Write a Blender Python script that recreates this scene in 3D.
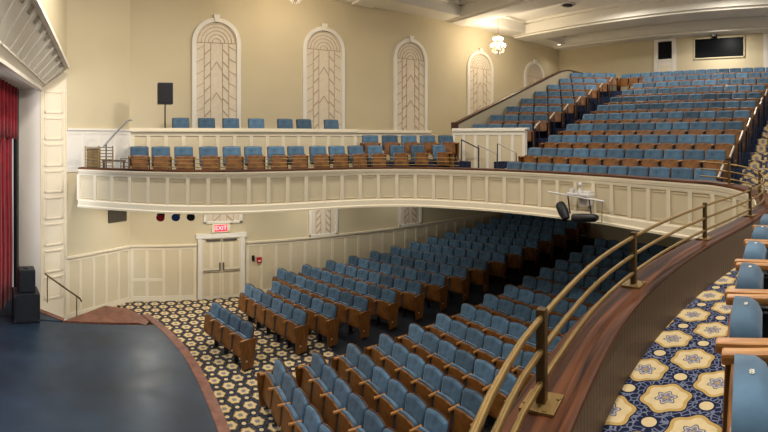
import bpy, bmesh, math, random
from mathutils import Vector, Matrix

random.seed(7)
S = bpy.context.scene
C = S.collection
for o in list(bpy.data.objects):
    bpy.data.objects.remove(o, do_unlink=True)
PI = math.pi
R = math.radians

# ------------------------------------------------------------------ camera
ZC = 5.57                       # eye height above the front of the main floor
F = 451.0                       # pixels per radian of the panorama (768 x 432)
HOR = 138.0                     # row of the horizon
cam = bpy.data.cameras.new('camera')
cam.type = 'PANO'
cam.panorama_type = 'CENTRAL_CYLINDRICAL'
cam.central_cylindrical_range_u_min = -384 / F
cam.central_cylindrical_range_u_max = 384 / F
cam.central_cylindrical_range_v_min = -(432 - HOR) / F
cam.central_cylindrical_range_v_max = HOR / F
cam.central_cylindrical_radius = 1.0
cam.clip_start = 0.02
camo = bpy.data.objects.new('camera', cam)
C.objects.link(camo)
camo.location = (0, 0, ZC)
camo.rotation_euler = (R(90), 0, -254 / F)
S.camera = camo

# ------------------------------------------------------------------ world and exposure
S.view_settings.view_transform = 'Standard'
S.view_settings.look = 'None'
S.view_settings.exposure = 0.22
S.view_settings.gamma = 1.0
S.view_settings.use_curve_mapping = False
w = bpy.data.worlds.new('world')
S.world = w
w.use_nodes = True
w.node_tree.nodes['Background'].inputs[0].default_value = (1.0, 0.97, 0.93, 1)
w.node_tree.nodes['Background'].inputs[1].default_value = 0.5
S.cycles.max_bounces = 6
S.cycles.diffuse_bounces = 4
S.cycles.sample_clamp_indirect = 4.0
try:
    S.cycles.use_denoising = True
except Exception:
    pass


def lamp(name, kind, loc, power, col=(1, .88, .70), size=.5, aim=None, spot=None):
    d = bpy.data.lights.new(name, kind)
    d.energy = power
    d.color = col
    if kind == 'AREA':
        d.shape = 'DISK'
        d.size = size
    else:
        d.shadow_soft_size = size
    if spot:
        d.spot_size = R(spot)
        d.spot_blend = .8
    o = bpy.data.objects.new(name, d)
    C.objects.link(o)
    o.location = loc
    if aim is not None:
        o.rotation_euler = (Vector(aim) - Vector(loc)).to_track_quat('-Z', 'Y').to_euler()
    return o


HOUSE = [(1.0, .5, 260), (.2, 9.0, 300), (6.5, .2, 240), (6.0, 8.6, 200), (9.0, 5.6, 540),
         (15.6, 4.2, 170), (15.6, 8.6, 150), (20.0, 5.6, 110), (4.0, -2.8, 420)]
for hx, hy, hp in HOUSE:
    lamp('house_light', 'AREA', (hx, hy, 10.70 if hx not in (15.6, 9.0) else 11.0), hp, (1, .95, .87), .5)
for hx, hy, hp in ((.6, 13.4, 62), (3.2, 13.4, 60), (6.4, 13.9, 40), (10.0, 14.2, 14)):      # small cans in the balcony soffit
    lamp('soffit_light', 'AREA', (hx, hy, 3.80), hp, (1, .96, .87), .25)
lamp('stage_spot', 'SPOT', (-3.6, 6.5, 6.3), 1100, (.93, .95, 1.0), .25, aim=(-2.9, 13.2, 4.9), spot=62)
lamp('splay_wall_fill', 'SPOT', (9.0, 4.5, 10.6), 2600, (1, .96, .90), .3, aim=(-1.2, 13.8, 8.4), spot=40)  # unseen lamp added to brighten the splayed wall and proscenium
lamp('stage_wash', 'AREA', (-4.2, 5.5, 8.2), 420, (.60, .78, 1.0), 1.4, aim=(-2.2, 8.0, 1.0))


# ------------------------------------------------------------------ materials
def lin(c):
    return tuple(((v / 12.92) if v <= .04045 else ((v + .055) / 1.055) ** 2.4) for v in c)


def hexc(h):
    return lin(tuple(int(h[i:i + 2], 16) / 255 for i in (0, 2, 4)))


class NT:
    def __init__(self, name, rough=.6, spec=.3, metal=0.0):
        self.m = bpy.data.materials.new(name)
        self.m.use_nodes = True
        self.t = self.m.node_tree
        self.b = self.t.nodes['Principled BSDF']
        self.b.inputs['Roughness'].default_value = rough
        self.b.inputs['Metallic'].default_value = metal
        self.b.inputs['Specular IOR Level'].default_value = spec

    def n(self, typ, **kw):
        nd = self.t.nodes.new(typ)
        for k, v in kw.items():
            if k.startswith('i_'):
                key = k[2:]
                nd.inputs[int(key) if key.isdigit() else key].default_value = v
            else:
                setattr(nd, k, v)
        return nd

    def l(self, a, b):
        self.t.links.new(a, b)

    def math(self, op, a, b=None, c=None):
        nd = self.t.nodes.new('ShaderNodeMath')
        nd.operation = op
        for i, v in enumerate((a, b, c)):
            if v is None:
                continue
            if isinstance(v, (int, float)):
                nd.inputs[i].default_value = v
            else:
                self.l(v, nd.inputs[i])
        return nd.outputs[0]

    def mix(self, fac, a, b):
        nd = self.t.nodes.new('ShaderNodeMix')
        nd.data_type = 'RGBA'
        if isinstance(fac, (int, float)):
            nd.inputs[0].default_value = fac
        else:
            self.l(fac, nd.inputs[0])
        for i, v in ((6, a), (7, b)):
            if isinstance(v, tuple):
                nd.inputs[i].default_value = (*v, 1)
            else:
                self.l(v, nd.inputs[i])
        return nd.outputs[2]

    def ramp(self, fac, stops):
        nd = self.t.nodes.new('ShaderNodeValToRGB')
        e = nd.color_ramp.elements
        while len(e) < len(stops):
            e.new(.5)
        for x, (p, c) in zip(e, stops):
            x.position = p
            x.color = (*c, 1)
        self.l(fac, nd.inputs[0])
        return nd.outputs[0]

    def color(self, out):
        if isinstance(out, tuple):
            self.b.inputs['Base Color'].default_value = (*out, 1)
        else:
            self.l(out, self.b.inputs['Base Color'])

    def bump(self, h, strength=.2, dist=.01):
        nd = self.t.nodes.new('ShaderNodeBump')
        nd.inputs['Strength'].default_value = strength
        nd.inputs['Distance'].default_value = dist
        self.l(h, nd.inputs['Height'])
        self.l(nd.outputs[0], self.b.inputs['Normal'])


def plain(name, col, rough=.6, spec=.3, metal=0, noise=.06, scale=3.0):
    k = NT(name, rough, spec, metal)
    tc = k.n('ShaderNodeTexCoord')
    nz = k.n('ShaderNodeTexNoise', i_Scale=scale, i_Detail=4.0)
    k.l(tc.outputs['Object'], nz.inputs['Vector'])
    a = tuple(max(0, v * (1 - noise)) for v in col)
    b = tuple(min(1, v * (1 + noise)) for v in col)
    k.color(k.ramp(nz.outputs[0], [(.3, a), (.7, b)]))
    return k.m


def wood(name, c1, c2, rough=.35, axis=(1, 14, 14), scale=2.2, spec=.4, uv=False):
    k = NT(name, rough, spec)
    tc = k.n('ShaderNodeTexCoord')
    mp = k.n('ShaderNodeMapping')
    mp.inputs['Scale'].default_value = axis
    k.l(tc.outputs['UV' if uv else 'Object'], mp.inputs[0])
    nz = k.n('ShaderNodeTexNoise', i_Scale=scale, i_Detail=6.0, i_Distortion=.6)
    k.l(mp.outputs[0], nz.inputs['Vector'])
    k.color(k.ramp(nz.outputs[0], [(.32, c1), (.68, c2)]))
    k.bump(nz.outputs[0], .06, .003)
    return k.m


M = {}
M['wall'] = plain('tan_paint', hexc('c9bb9b'), .8, .15, noise=.02, scale=.8)
M['cream'] = plain('cream_paint', hexc('e2d5ba'), .6, .25, noise=.015)
M['panel'] = plain('beige_panel', hexc('d3c4a4'), .7, .2, noise=.02)
M['white'] = plain('white_paint', hexc('e4ddd0'), .6, .25, noise=.015)
M['ceil'] = plain('ceiling_paint', hexc('efe9dc'), .85, .1, noise=.015)
M['ceilgray'] = plain('ceiling_acoustic', hexc('c6c3bb'), .9, .1, noise=.03)
M['parapet'] = plain('parapet_paint', hexc('a2977f'), .8, .15, noise=.02)
M['relief'] = plain('plaster_relief', hexc('dacdb6'), .8, .15, noise=.05, scale=9)
M['tracery'] = plain('rose_tracery', hexc('b8a08a'), .8, .15, noise=.05, scale=9)
M['ledge'] = wood('ledge_wood', hexc('200f08'), hexc('673c22'), .5, (.35, 9, 1), 3.0, .18, uv=True)
M['seatwood'] = wood('seat_wood', hexc('563316'), hexc('865626'), .4, (14, 2, 2), 2.0)
M['rimwood'] = wood('rim_wood', hexc('3a2316'), hexc('583722'), .4, (14, 2, 2), 2.0)
M['armwood'] = wood('arm_wood', hexc('94612f'), hexc('c08a50'), .35, (2, 14, 14), 2.0)
M['stagewood'] = wood('stage_border_wood', hexc('5c3222'), hexc('80503c'), .4, (3, 3, 3), 2.0)
M['darkwood'] = wood('dark_wood', hexc('30190f'), hexc('4e2b1b'), .35, (3, 14, 14), 2.0)
M['oldsteel'] = plain('old_steel', hexc('6e675c'), .4, .4, .4)
M['ventgrey'] = plain('vent_grey', hexc('a39c8e'), .7, .2)
M['black'] = plain('black_metal', hexc('16171b'), .45, .4, noise=.1)
M['blackglass'] = plain('dark_glass', hexc('0e1013'), .4, .06, noise=.05)
M['grey'] = plain('grey_metal', hexc('9d9c9a'), .35, .5, .6)
M['lamphead'] = plain('white_metal', hexc('d2cfcb'), .4, .4)
M['steel'] = plain('pale_steel', hexc('c9c0ae'), .35, .5, .5)
M['darksteel'] = plain('dark_steel', hexc('3b3c44'), .4, .5, .5)
M['bronze'] = plain('dark_bronze', hexc('5f4c2e'), .45, .4, .7, noise=.1, scale=12)
M['brass'] = plain('brushed_brass', hexc('94794a'), .45, .4, .8, noise=.08, scale=12)
M['red'] = plain('red_paint', hexc('b3202a'), .5, .3)
M['bluelens'] = plain('blue_glass', hexc('2f4c8c'), .2, .5)
M['crystal'] = plain('crystal', hexc('f4efe2'), .1, .6)
M['dark'] = plain('seat_shade', hexc('23252b'), .8, .2, noise=.1)
M['mesh'] = plain('bronze_mesh', hexc('6c5a3e'), .7, .3, noise=.5, scale=40)
M['ventdark'] = plain('vent_grille', hexc('4a4236'), .7, .3, noise=.4, scale=30)
M['grille'] = plain('dark_grille', hexc('1d1e21'), .7, .3, noise=.4, scale=30)


def velvet(name, c1, c2):
    k = NT(name, .75, .25)
    tc = k.n('ShaderNodeTexCoord')
    oi = k.n('ShaderNodeObjectInfo')
    nz = k.n('ShaderNodeTexNoise', i_Scale=7.0, i_Detail=5.0)
    k.l(tc.outputs['Object'], nz.inputs['Vector'])
    base = k.ramp(nz.outputs[0], [(.3, c1), (.7, c2)])
    hs = k.n('ShaderNodeHueSaturation')
    k.l(base, hs.inputs['Color'])
    k.l(k.math('ADD', k.math('MULTIPLY', oi.outputs['Random'], .65), .66), hs.inputs['Value'])
    k.color(hs.outputs[0])
    k.b.inputs['Sheen Weight'].default_value = .25
    return k.m


M['blue'] = velvet('blue_velvet', hexc('364f64'), hexc('506f87'))


def emit(name, col, strength):
    k = NT(name)
    k.color(col)
    k.b.inputs['Emission Color'].default_value = (*col, 1)
    k.b.inputs['Emission Strength'].default_value = strength
    return k.m


M['bulb'] = emit('lit_bulb', (1, .88, .68), 30.0)
M['exitred'] = emit('exit_panel', (.9, .03, .06), 1.1)
M['exittext'] = emit('exit_letters', (1, .5, .5), 1.3)
M['canlens'] = emit('lit_lens', (1, .9, .75), 6.0)


def curtain_mat():
    k = NT('red_velvet', .8, .2)
    tc = k.n('ShaderNodeTexCoord')
    nz = k.n('ShaderNodeTexNoise', i_Scale=3.0)
    k.l(tc.outputs['Object'], nz.inputs['Vector'])
    k.color(k.ramp(nz.outputs[0], [(.3, hexc('781020')), (.7, hexc('98182a'))]))
    k.b.inputs['Sheen Weight'].default_value = .3
    return k.m


M['curtain'] = curtain_mat()


def stage_mat():
    k = NT('stage_black', .42, .4)
    tc = k.n('ShaderNodeTexCoord')
    nz = k.n('ShaderNodeTexNoise', i_Scale=.9, i_Detail=6.0)
    k.l(tc.outputs['Object'], nz.inputs['Vector'])
    k.color(k.ramp(nz.outputs[0], [(.3, hexc('18222c')), (.7, hexc('263543'))]))
    n2 = k.n('ShaderNodeTexNoise', i_Scale=2.5, i_Detail=4.0)
    k.l(tc.outputs['Object'], n2.inputs['Vector'])
    k.l(k.math('ADD', k.math('MULTIPLY', n2.outputs[0], .3), .28), k.b.inputs['Roughness'])
    return k.m


M['stage'] = stage_mat()


def carpet_mat(name, cell, size=1.0, dark='20263d', lace='8488a0'):
    """navy carpet: cream medallions on a staggered lattice, small cream dots between them"""
    k = NT(name, .95, .05)
    tc = k.n('ShaderNodeTexCoord')
    sp = k.n('ShaderNodeSeparateXYZ')
    nzv = k.n('ShaderNodeTexNoise', i_Scale=26.0, i_Detail=2.0)
    k.l(tc.outputs['Object'], nzv.inputs['Vector'])
    k.l(tc.outputs['Object'], sp.inputs[0])

    def lattice(ox, oy):
        px = k.math('ADD', k.math('DIVIDE', k.math('ADD', sp.outputs[0], sp.outputs[2]), cell), ox)
        py = k.math('ADD', k.math('DIVIDE', sp.outputs[1], cell), oy)
        fx = k.math('SUBTRACT', k.math('FRACT', px), .5)
        fy = k.math('SUBTRACT', k.math('FRACT', py), .5)
        r = k.math('SQRT', k.math('ADD', k.math('MULTIPLY', fx, fx), k.math('MULTIPLY', fy, fy)))
        a = k.math('ARCTAN2', fy, fx)
        return r, a
    r1, a1 = lattice(0, 0)
    r2, a2 = lattice(.5, .5)
    d1, _ = lattice(.5, 0)
    d2, _ = lattice(0, .5)

    def petal(r, a):
        return k.math('SUBTRACT', r, k.math('MULTIPLY', k.math('COSINE', k.math('MULTIPLY', a, 6.0)), .022))
    p1, p2 = petal(r1, a1), petal(r2, a2)
    p = k.math('DIVIDE', k.math('MINIMUM', p1, p2), size)
    d = k.math('MINIMUM', d1, d2)
    navy, slate, cream, gold, grey = hexc(dark), hexc('5d6480'), hexc('dcc596'), hexc('c2a262'), hexc(lace)
    # field of dark navy with lacy grey scrolls
    wv = k.n('ShaderNodeTexVoronoi', feature='DISTANCE_TO_EDGE', i_Scale=13.0 / cell)
    k.l(tc.outputs['Object'], wv.inputs['Vector'])
    scroll = k.math('LESS_THAN', wv.outputs['Distance'], .085)
    field = k.mix(k.math('MULTIPLY', scroll, .75), navy, grey)
    small = k.math('LESS_THAN', d, .085)
    field = k.mix(k.math('LESS_THAN', d, .115), field, navy)
    field = k.mix(small, field, cream)
    med = k.ramp(p, [(0.0, gold), (.03, slate), (.05, grey), (.085, cream), (.10, slate), (.118, cream), (.24, gold), (.29, navy)])
    for nd in k.t.nodes:
        if nd.type == 'VALTORGB' and len(nd.color_ramp.elements) == 8:
            nd.color_ramp.interpolation = 'CONSTANT'
    col = k.mix(k.math('LESS_THAN', p, .31), field, med)
    col = k.mix(k.math('MULTIPLY', nzv.outputs[0], .25), col, navy)
    k.color(col)
    k.bump(nzv.outputs[0], .2, .004)
    return k.m


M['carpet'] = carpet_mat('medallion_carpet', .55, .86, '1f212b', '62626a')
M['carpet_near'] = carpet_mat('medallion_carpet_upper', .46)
M['step'] = plain('navy_step_carpet', hexc('2a3146'), .95, .05, noise=.5, scale=14)


def bead_mat():
    k = NT('brown_beadboard', .5, .3)
    tc = k.n('ShaderNodeTexCoord')
    sp = k.n('ShaderNodeSeparateXYZ')
    k.l(tc.outputs['UV'], sp.inputs[0])
    fr = k.math('FRACT', k.math('MULTIPLY', sp.outputs[0], 1 / .055))
    g = k.math('LESS_THAN', fr, .13)
    k.color(k.mix(g, hexc('6a5747'), hexc('33271f')))
    k.bump(k.math('SUBTRACT', 1.0, g), .6, .006)
    return k.m


M['bead'] = bead_mat()


# ------------------------------------------------------------------ mesh helpers
class MB:
    """collects shapes, then becomes ONE mesh object"""

    def __init__(self):
        self.v, self.f, self.uv, self.mi, self.sm = [], [], {}, [], []

    def _add(self, vs, fs, mi=0, smooth=False, uvs=None):
        b = len(self.v)
        self.v += [tuple(x) for x in vs]
        for i, f in enumerate(fs):
            if uvs:
                self.uv[len(self.f)] = uvs[i]
            self.f.append(tuple(b + k for k in f))
            self.mi.append(mi)
            self.sm.append(smooth)

    def box(self, c, d, rz=0, mi=0, bev=0, rot=None):
        bm = bmesh.new()
        bmesh.ops.create_cube(bm, size=1)
        bmesh.ops.scale(bm, vec=d, verts=bm.verts)
        if bev:
            bmesh.ops.bevel(bm, geom=list(bm.edges), offset=bev, segments=2, profile=.6, affect='EDGES')
        mt = Matrix.Translation(c) @ (rot if rot is not None else Matrix.Rotation(rz, 4, 'Z'))
        bmesh.ops.transform(bm, matrix=mt, verts=bm.verts)
        bm.verts.ensure_lookup_table()
        self._add([v.co for v in bm.verts], [[v.index for v in f.verts] for f in bm.faces], mi)
        bm.free()
        return self

    def bar(self, a, b, wd, ht, mi=0, bev=0):
        """box from point a to point b, width wd (horizontal) and height ht"""
        a, b = Vector(a), Vector(b)
        d = b - a
        x = d.normalized()
        up = Vector((0, 0, 1)) if abs(x.z) < .95 else Vector((1, 0, 0))
        y = up.cross(x).normalized()
        z = x.cross(y)
        rot = Matrix((x, y, z)).transposed().to_4x4()
        return self.box((a + b) / 2, (d.length, wd, ht), mi=mi, bev=bev, rot=rot)

    def tube(self, pts, r, n=10, mi=0, caps=True):
        pts = [Vector(p) for p in pts]
        rings = []
        prev = None
        for i, p in enumerate(pts):
            t = (pts[min(i + 1, len(pts) - 1)] - pts[max(i - 1, 0)]).normalized()
            u = prev if prev is not None else (Vector((0, 0, 1)) if abs(t.z) < .9 else Vector((1, 0, 0)))
            u = (u - t * u.dot(t)).normalized()
            prev = u
            v = t.cross(u)
            rr = r[i] if isinstance(r, (list, tuple)) else r
            rings.append([p + (u * math.cos(2 * PI * k / n) + v * math.sin(2 * PI * k / n)) * rr for k in range(n)])
        vs = [q for rg in rings for q in rg]
        fs = []
        for i in range(len(pts) - 1):
            for k in range(n):
                fs.append((i * n + k, i * n + (k + 1) % n, (i + 1) * n + (k + 1) % n, (i + 1) * n + k))
        self._add(vs, fs, mi, True)
        if caps:
            b = len(vs)
            self._add(rings[0], [tuple(reversed(range(n)))], mi)
            self._add(rings[-1], [tuple(range(n))], mi)
        return self

    def lathe(self, c, prof, n=16, mi=0):
        vs = []
        for (r, z) in prof:
            for k in range(n):
                vs.append((c[0] + r * math.cos(2 * PI * k / n), c[1] + r * math.sin(2 * PI * k / n), c[2] + z))
        fs = []
        for i in range(len(prof) - 1):
            for k in range(n):
                fs.append((i * n + k, i * n + (k + 1) % n, (i + 1) * n + (k + 1) % n, (i + 1) * n + k))
        self._add(vs, fs, mi, True)
        return self

    def prism(self, poly, z0, z1, mi=0):
        n = len(poly)
        vs = [(x, y, z0) for x, y in poly] + [(x, y, z1) for x, y in poly]
        fs = [tuple(reversed(range(n))), tuple(range(n, 2 * n))]
        fs += [(i, (i + 1) % n, n + (i + 1) % n, n + i) for i in range(n)]
        self._add(vs, fs, mi)
        return self

    def extrude(self, poly3, vec, mi=0):
        n = len(poly3)
        vs = [Vector(p) for p in poly3] + [Vector(p) + Vector(vec) for p in poly3]
        fs = [tuple(reversed(range(n))), tuple(range(n, 2 * n))]
        fs += [(i, (i + 1) % n, n + (i + 1) % n, n + i) for i in range(n)]
        self._add(vs, fs, mi)
        return self

    def sweep(self, path, prof, mi=0, smooth=False, i0=0, i1=None, caps=True):
        """closed profile of (s, z) carried along path = list of (x, y, nx, ny, arc, dz)"""
        path = path[i0:i1]
        n = len(prof)
        per = [0]
        for k in range(n):
            a, b = prof[k], prof[(k + 1) % n]
            per.append(per[-1] + math.hypot(a[0] - b[0], a[1] - b[1]))
        vs = [(x + nx * s, y + ny * s, z + dz) for (x, y, nx, ny, _, dz) in path for (s, z) in prof]
        fs, uvs = [], []
        for i in range(len(path) - 1):
            for k in range(n):
                k2 = (k + 1) % n
                fs.append((i * n + k, i * n + k2, (i + 1) * n + k2, (i + 1) * n + k))
                a0, a1 = path[i][4], path[i + 1][4]
                uvs.append(((a0, per[k]), (a0, per[k + 1]), (a1, per[k + 1]), (a1, per[k])))
        self._add(vs, fs, mi, smooth, uvs)
        if caps:
            m = (len(path) - 1) * n
            self._add(vs[:n], [tuple(range(n))], mi)
            self._add(vs[m:], [tuple(reversed(range(n)))], mi)
        return self

    def pillow(self, outline, layers, mat=None, mi=0, smooth=True):
        """outline [(y, z)] about its centre, layers [(x, inset)]; capped both ends"""
        n = len(outline)
        wy = max(abs(p[0]) for p in outline)
        wz = max(abs(p[1]) for p in outline)
        vs = []
        for x, ins in layers:
            for y, z in outline:
                q = Vector((x, y * (1 - ins / wy), z * (1 - ins / wz)))
                vs.append(mat @ q if mat is not None else q)
        fs = []
        for i in range(len(layers) - 1):
            for k in range(n):
                fs.append((i * n + k, i * n + (k + 1) % n, (i + 1) * n + (k + 1) % n, (i + 1) * n + k))
        self._add(vs, fs, mi, smooth)
        m = (len(layers) - 1) * n
        self._add(vs[:n], [tuple(reversed(range(n)))], mi)
        self._add(vs[m:], [tuple(range(n))], mi)
        return self

    def build(self, name, mats, parent=None, loc=None):
        me = bpy.data.meshes.new(name)
        me.from_pydata(self.v, [], self.f)
        for m in (mats if isinstance(mats, (list, tuple)) else [mats]):
            me.materials.append(m)
        me.polygons.foreach_set('material_index', self.mi)
        me.polygons.foreach_set('use_smooth', self.sm)
        if self.uv:
            ul = me.uv_layers.new(name='UVMap')
            for p in me.polygons:
                u = self.uv.get(p.index)
                if u:
                    for k, li in enumerate(p.loop_indices):
                        ul.data[li].uv = u[k]
        bm = bmesh.new()
        bm.from_mesh(me)
        bmesh.ops.recalc_face_normals(bm, faces=bm.faces)
        bm.to_mesh(me)
        bm.free()
        me.update()
        o = bpy.data.objects.new(name, me)
        C.objects.link(o)
        if parent is not None:
            o.parent = parent
        if loc is not None:
            o.location = loc
        return o


def tag(o, label=None, cat=None, group=None, kind=None):
    if label:
        o['label'] = label
    if cat:
        o['category'] = cat
    if group:
        o['group'] = group
    if kind:
        o['kind'] = kind
    return o


def thing(name, label, cat, loc=(0, 0, 0), rz=0, group=None):
    o = bpy.data.objects.new(name, None)
    C.objects.link(o)
    o.empty_display_size = .1
    o.location = loc
    o.rotation_euler = (0, 0, rz)
    return tag(o, label, cat, group)


KIDS = {}


def dup(root, loc, rz, label, group=None):
    r = root.copy()
    C.objects.link(r)
    r.location = loc
    r.rotation_euler = (0, 0, rz)
    r['label'] = label
    if group:
        r['group'] = group
    for ch in KIDS[root.name]:
        c = ch.copy()
        C.objects.link(c)
        c.parent = r
        for g in KIDS.get(ch.name, ()):
            d = g.copy()
            C.objects.link(d)
            d.parent = c
    return r


def struct(name, mb, mat, label=None):
    return tag(mb.build(name, mat), label, None, None, 'structure')


ORD = ['first', 'second', 'third', 'fourth', 'fifth', 'sixth', 'seventh', 'eighth', 'ninth', 'tenth',
       'eleventh', 'twelfth', 'thirteenth', 'fourteenth', 'fifteenth', 'sixteenth', 'seventeenth', 'eighteenth']

# ------------------------------------------------------------------ plan of the balcony edge
YC = 5.58
HALF = [(-1.30, 5.72), (-.5, 5.36), (.3, 5.02), (1.1, 4.74), (2.2, 4.54), (3.2, 4.47), (4.2, 4.44), (5.0, 4.40),
        (5.7, 4.25), (6.35, 3.95), (6.9, 3.48), (7.3, 2.85), (7.66, 2.05), (7.9, 1.1)]
NEARC = [(7.9, YC - 1.1, 0), (7.66, YC - 2.05, 0), (7.45, 2.78, 0), (7.2, 1.98, -.01), (6.8, 1.36, -.08), (6.2, 1.13, -.19), (5.5, 1.22, -.25),
         (4.29, 1.40, -.26), (3.5, 1.46, -.26), (2.75, 1.44, -.26), (2.05, 1.34, -.26), (1.31, 1.125, -.26), (.95, .98, -.26),
         (.62, .80, -.26), (.2, .52, -.26), (-.3, .12, -.26), (-.8, -.4, -.26), (-1.3, -1.0, -.26)]
CTRL = [(x, YC + v, 0) for x, v in HALF] + [(7.98, YC, 0)] + NEARC


def smooth_path(ctrl, step=.08):
    pts = []
    P_ = [Vector(p) for p in ctrl]
    P_ = [2 * P_[0] - P_[1]] + P_ + [2 * P_[-1] - P_[-2]]
    for i in range(1, len(P_) - 2):
        a, b, c, d = P_[i - 1], P_[i], P_[i + 1], P_[i + 2]
        n = max(2, int((c - b).length / step))
        for k in range(n):
            t = k / n
            pts.append(.5 * ((2 * b) + (c - a) * t + (2 * a - 5 * b + 4 * c - d) * t * t + (3 * b - a - 3 * c + d) * t ** 3))
    pts.append(P_[-2])
    out, arc = [], 0
    for i, p in enumerate(pts):
        t = pts[min(i + 1, len(pts) - 1)] - pts[max(i - 1, 0)]
        t = Vector((t[0], t[1])).normalized()
        if i:
            arc += (p - pts[i - 1]).length
        out.append((p[0], p[1], t.y, -t.x, arc, p[2] if len(p) > 2 else 0.0))
    return out


KP = smooth_path(CTRL)
ARC = KP[-1][4]


def at_arc(s):
    for i in range(len(KP) - 1):
        if KP[i + 1][4] >= s:
            a, b = KP[i], KP[i + 1]
            t = (s - a[4]) / max(1e-6, b[4] - a[4])
            return tuple(a[k] + (b[k] - a[k]) * t for k in range(6))
    return KP[-1]


def off(p, s):
    return (p[0] + p[2] * s, p[1] + p[3] * s)


ZL = ZC - .74         # top of the balcony ledge
ZB = ZC - 1.05        # floor of the far side balcony
ZN = ZC - 1.42        # floor of the near balcony
ZF = ZL - 1.0         # underside of the balcony
WALL = 15.4           # inner face of the left side wall
REAR = 21.6
CEIL = ZC + 5.2


def rise(x):
    d = max(0, x - 4.0)
    return .035 * d + .003 * d * d


# ------------------------------------------------------------------ structure: main floor
mb = MB()
xs = [-1.9 + .5 * i for i in range(44)]
for a, b in zip(xs, xs[1:]):
    mb._add([(a, -4.6, rise(a)), (b, -4.6, rise(b)), (b, WALL, rise(b)), (a, WALL, rise(a))], [(0, 1, 2, 3)])
struct('floor', mb, M['carpet'])

# dark sheet over the carpet: shade among the seat rows put into colour
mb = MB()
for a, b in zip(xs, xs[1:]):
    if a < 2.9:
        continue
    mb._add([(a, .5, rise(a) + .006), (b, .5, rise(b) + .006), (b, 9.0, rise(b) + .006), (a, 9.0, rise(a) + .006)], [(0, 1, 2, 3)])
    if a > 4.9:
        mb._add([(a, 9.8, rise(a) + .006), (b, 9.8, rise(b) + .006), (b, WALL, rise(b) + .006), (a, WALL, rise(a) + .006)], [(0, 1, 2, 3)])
struct('floor_seat_shade', mb, M['dark'])

# side wall
mb = MB()
mb.box(((REAR) / 2, WALL + .1, (CEIL + .6) / 2), (REAR, .2, CEIL + .6))
struct('wall_left', mb, M['wall'])
# splayed wall between the side wall and the proscenium
SP0, SP1 = Vector((0.0, WALL)), Vector((-1.95, 13.75))
mb = MB()
dirv = (SP1 - SP0).normalized()
nrm = Vector((dirv.y, -dirv.x))
if nrm.y > 0:
    nrm = -nrm
mb.prism([SP0, SP1, SP1 - nrm * .25, SP0 - nrm * .25], 0, CEIL + .6)
struct('wall_splay', mb, M['wall'])
# rear walls (balcony level and under the balcony)
mb = MB()
mb.box((REAR + .1, 5.5, (CEIL + 3.5) / 2 + 1.5), (.2, 20.4, CEIL - 3.0 + .6))
struct('wall_rear', mb, M['wall'])
mb = MB()
mb.box((17.6, 5.5, 2.2), (.2, 20.4, 4.4))
struct('wall_rear_lower', mb, M['wall'])

# ------------------------------------------------------------------ ceiling with coffers and beams
mb = MB()
mb.box((9.5, 5.4, CEIL + .62), (27, 20.4, .1))
struct('ceiling', mb, M['ceilgray'])
mb = MB()
for (x0, x1, y0, y1) in [(-3.5, 22, 14.3, 15.6), (-3.5, 22, -4.6, -3.4)]:
    mb.box(((x0 + x1) / 2, (y0 + y1) / 2, CEIL + .3), (x1 - x0, y1 - y0, .6))
struct('trim_1', mb, M['ceil'])
for n, (x0, x1) in enumerate([(3.0, 4.4), (8.0, 9.2), (12.9, 14.1), (17.2, 18.6), (20.6, 21.8)]):
    mb = MB()
    mb.box(((x0 + x1) / 2, 5.4, CEIL + .28), (x1 - x0, 19.6, .62))
    mb.box(((x0 + x1) / 2, 5.4, CEIL - .06), (x1 - x0 - .3, 19.6, .10))
    struct('ceiling_beam' if n == 0 else 'ceiling_beam.%03d' % n, mb, M['ceil'])
# small crown step round each recess
mb = MB()
for (x0, x1) in [(4.4, 8.0), (9.2, 12.9), (14.1, 17.2), (18.6, 20.6)]:
    for x in (x0 + .1, x1 - .1):
        mb.box((x, 5.4, CEIL + .5), (.2, 18.8, .14))
    for y in (14.2, -3.3):
        mb.box(((x0 + x1) / 2, y, CEIL + .5), (x1 - x0, .2, .14))
struct('trim_2', mb, M['ceil'])
# recess over the rear seats is painted pale and lit by its chandelier
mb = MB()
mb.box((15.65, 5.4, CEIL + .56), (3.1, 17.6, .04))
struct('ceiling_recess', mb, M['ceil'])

# ------------------------------------------------------------------ wainscot, lower level
mb = MB()
pm = MB()


def wains(mb, pm, p0, p1, z0, z1, n, split=(), mid=None, dep=.03, rail=.11, nrmv=None):
    """framed panels on the wall run p0 -> p1; nrmv points into the room"""
    p0, p1 = Vector(p0), Vector(p1)
    L = (p1 - p0).length
    d = (p1 - p0) / L
    nv = Vector(nrmv).normalized()

    def seg(a, b, za, zb, t, m):
        q0, q1 = p0 + d * a, p0 + d * b
        m.prism([q0, q1, q1 + nv * t, q0 + nv * t], za, zb)
    seg(0, L, z0, z1, dep * .35, pm)
    seg(0, L, z1 - rail, z1, dep, mb)
    seg(0, L, z1, z1 + .06, dep + .05, mb)
    seg(0, L, z0, z0 + rail * 1.5, dep, mb)
    pw = L / n
    for i in range(n + 1):
        a = min(max(0, i * pw - .05), L - .1)
        seg(a, a + .1, z0 + .02, z1 - .02, dep * .9, mb)
    if mid:
        for i in split:
            seg(i * pw + .02, (i + 1) * pw - .02, mid - .05, mid + .05, dep * .8, mb)


wains(mb, pm, (.02, WALL), (2.28, WALL), 0, 1.86, 4, (0, 1), .72, nrmv=(0, -1))
wains(mb, pm, (4.05, WALL), (17.5, WALL), 0, 1.86, 24, nrmv=(0, -1))
wains(mb, pm, SP1, SP0, 0, 1.86, 5, nrmv=nrm)
struct('trim_3', mb, M['cream'])
struct('trim_4', pm, M['panel'])
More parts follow.
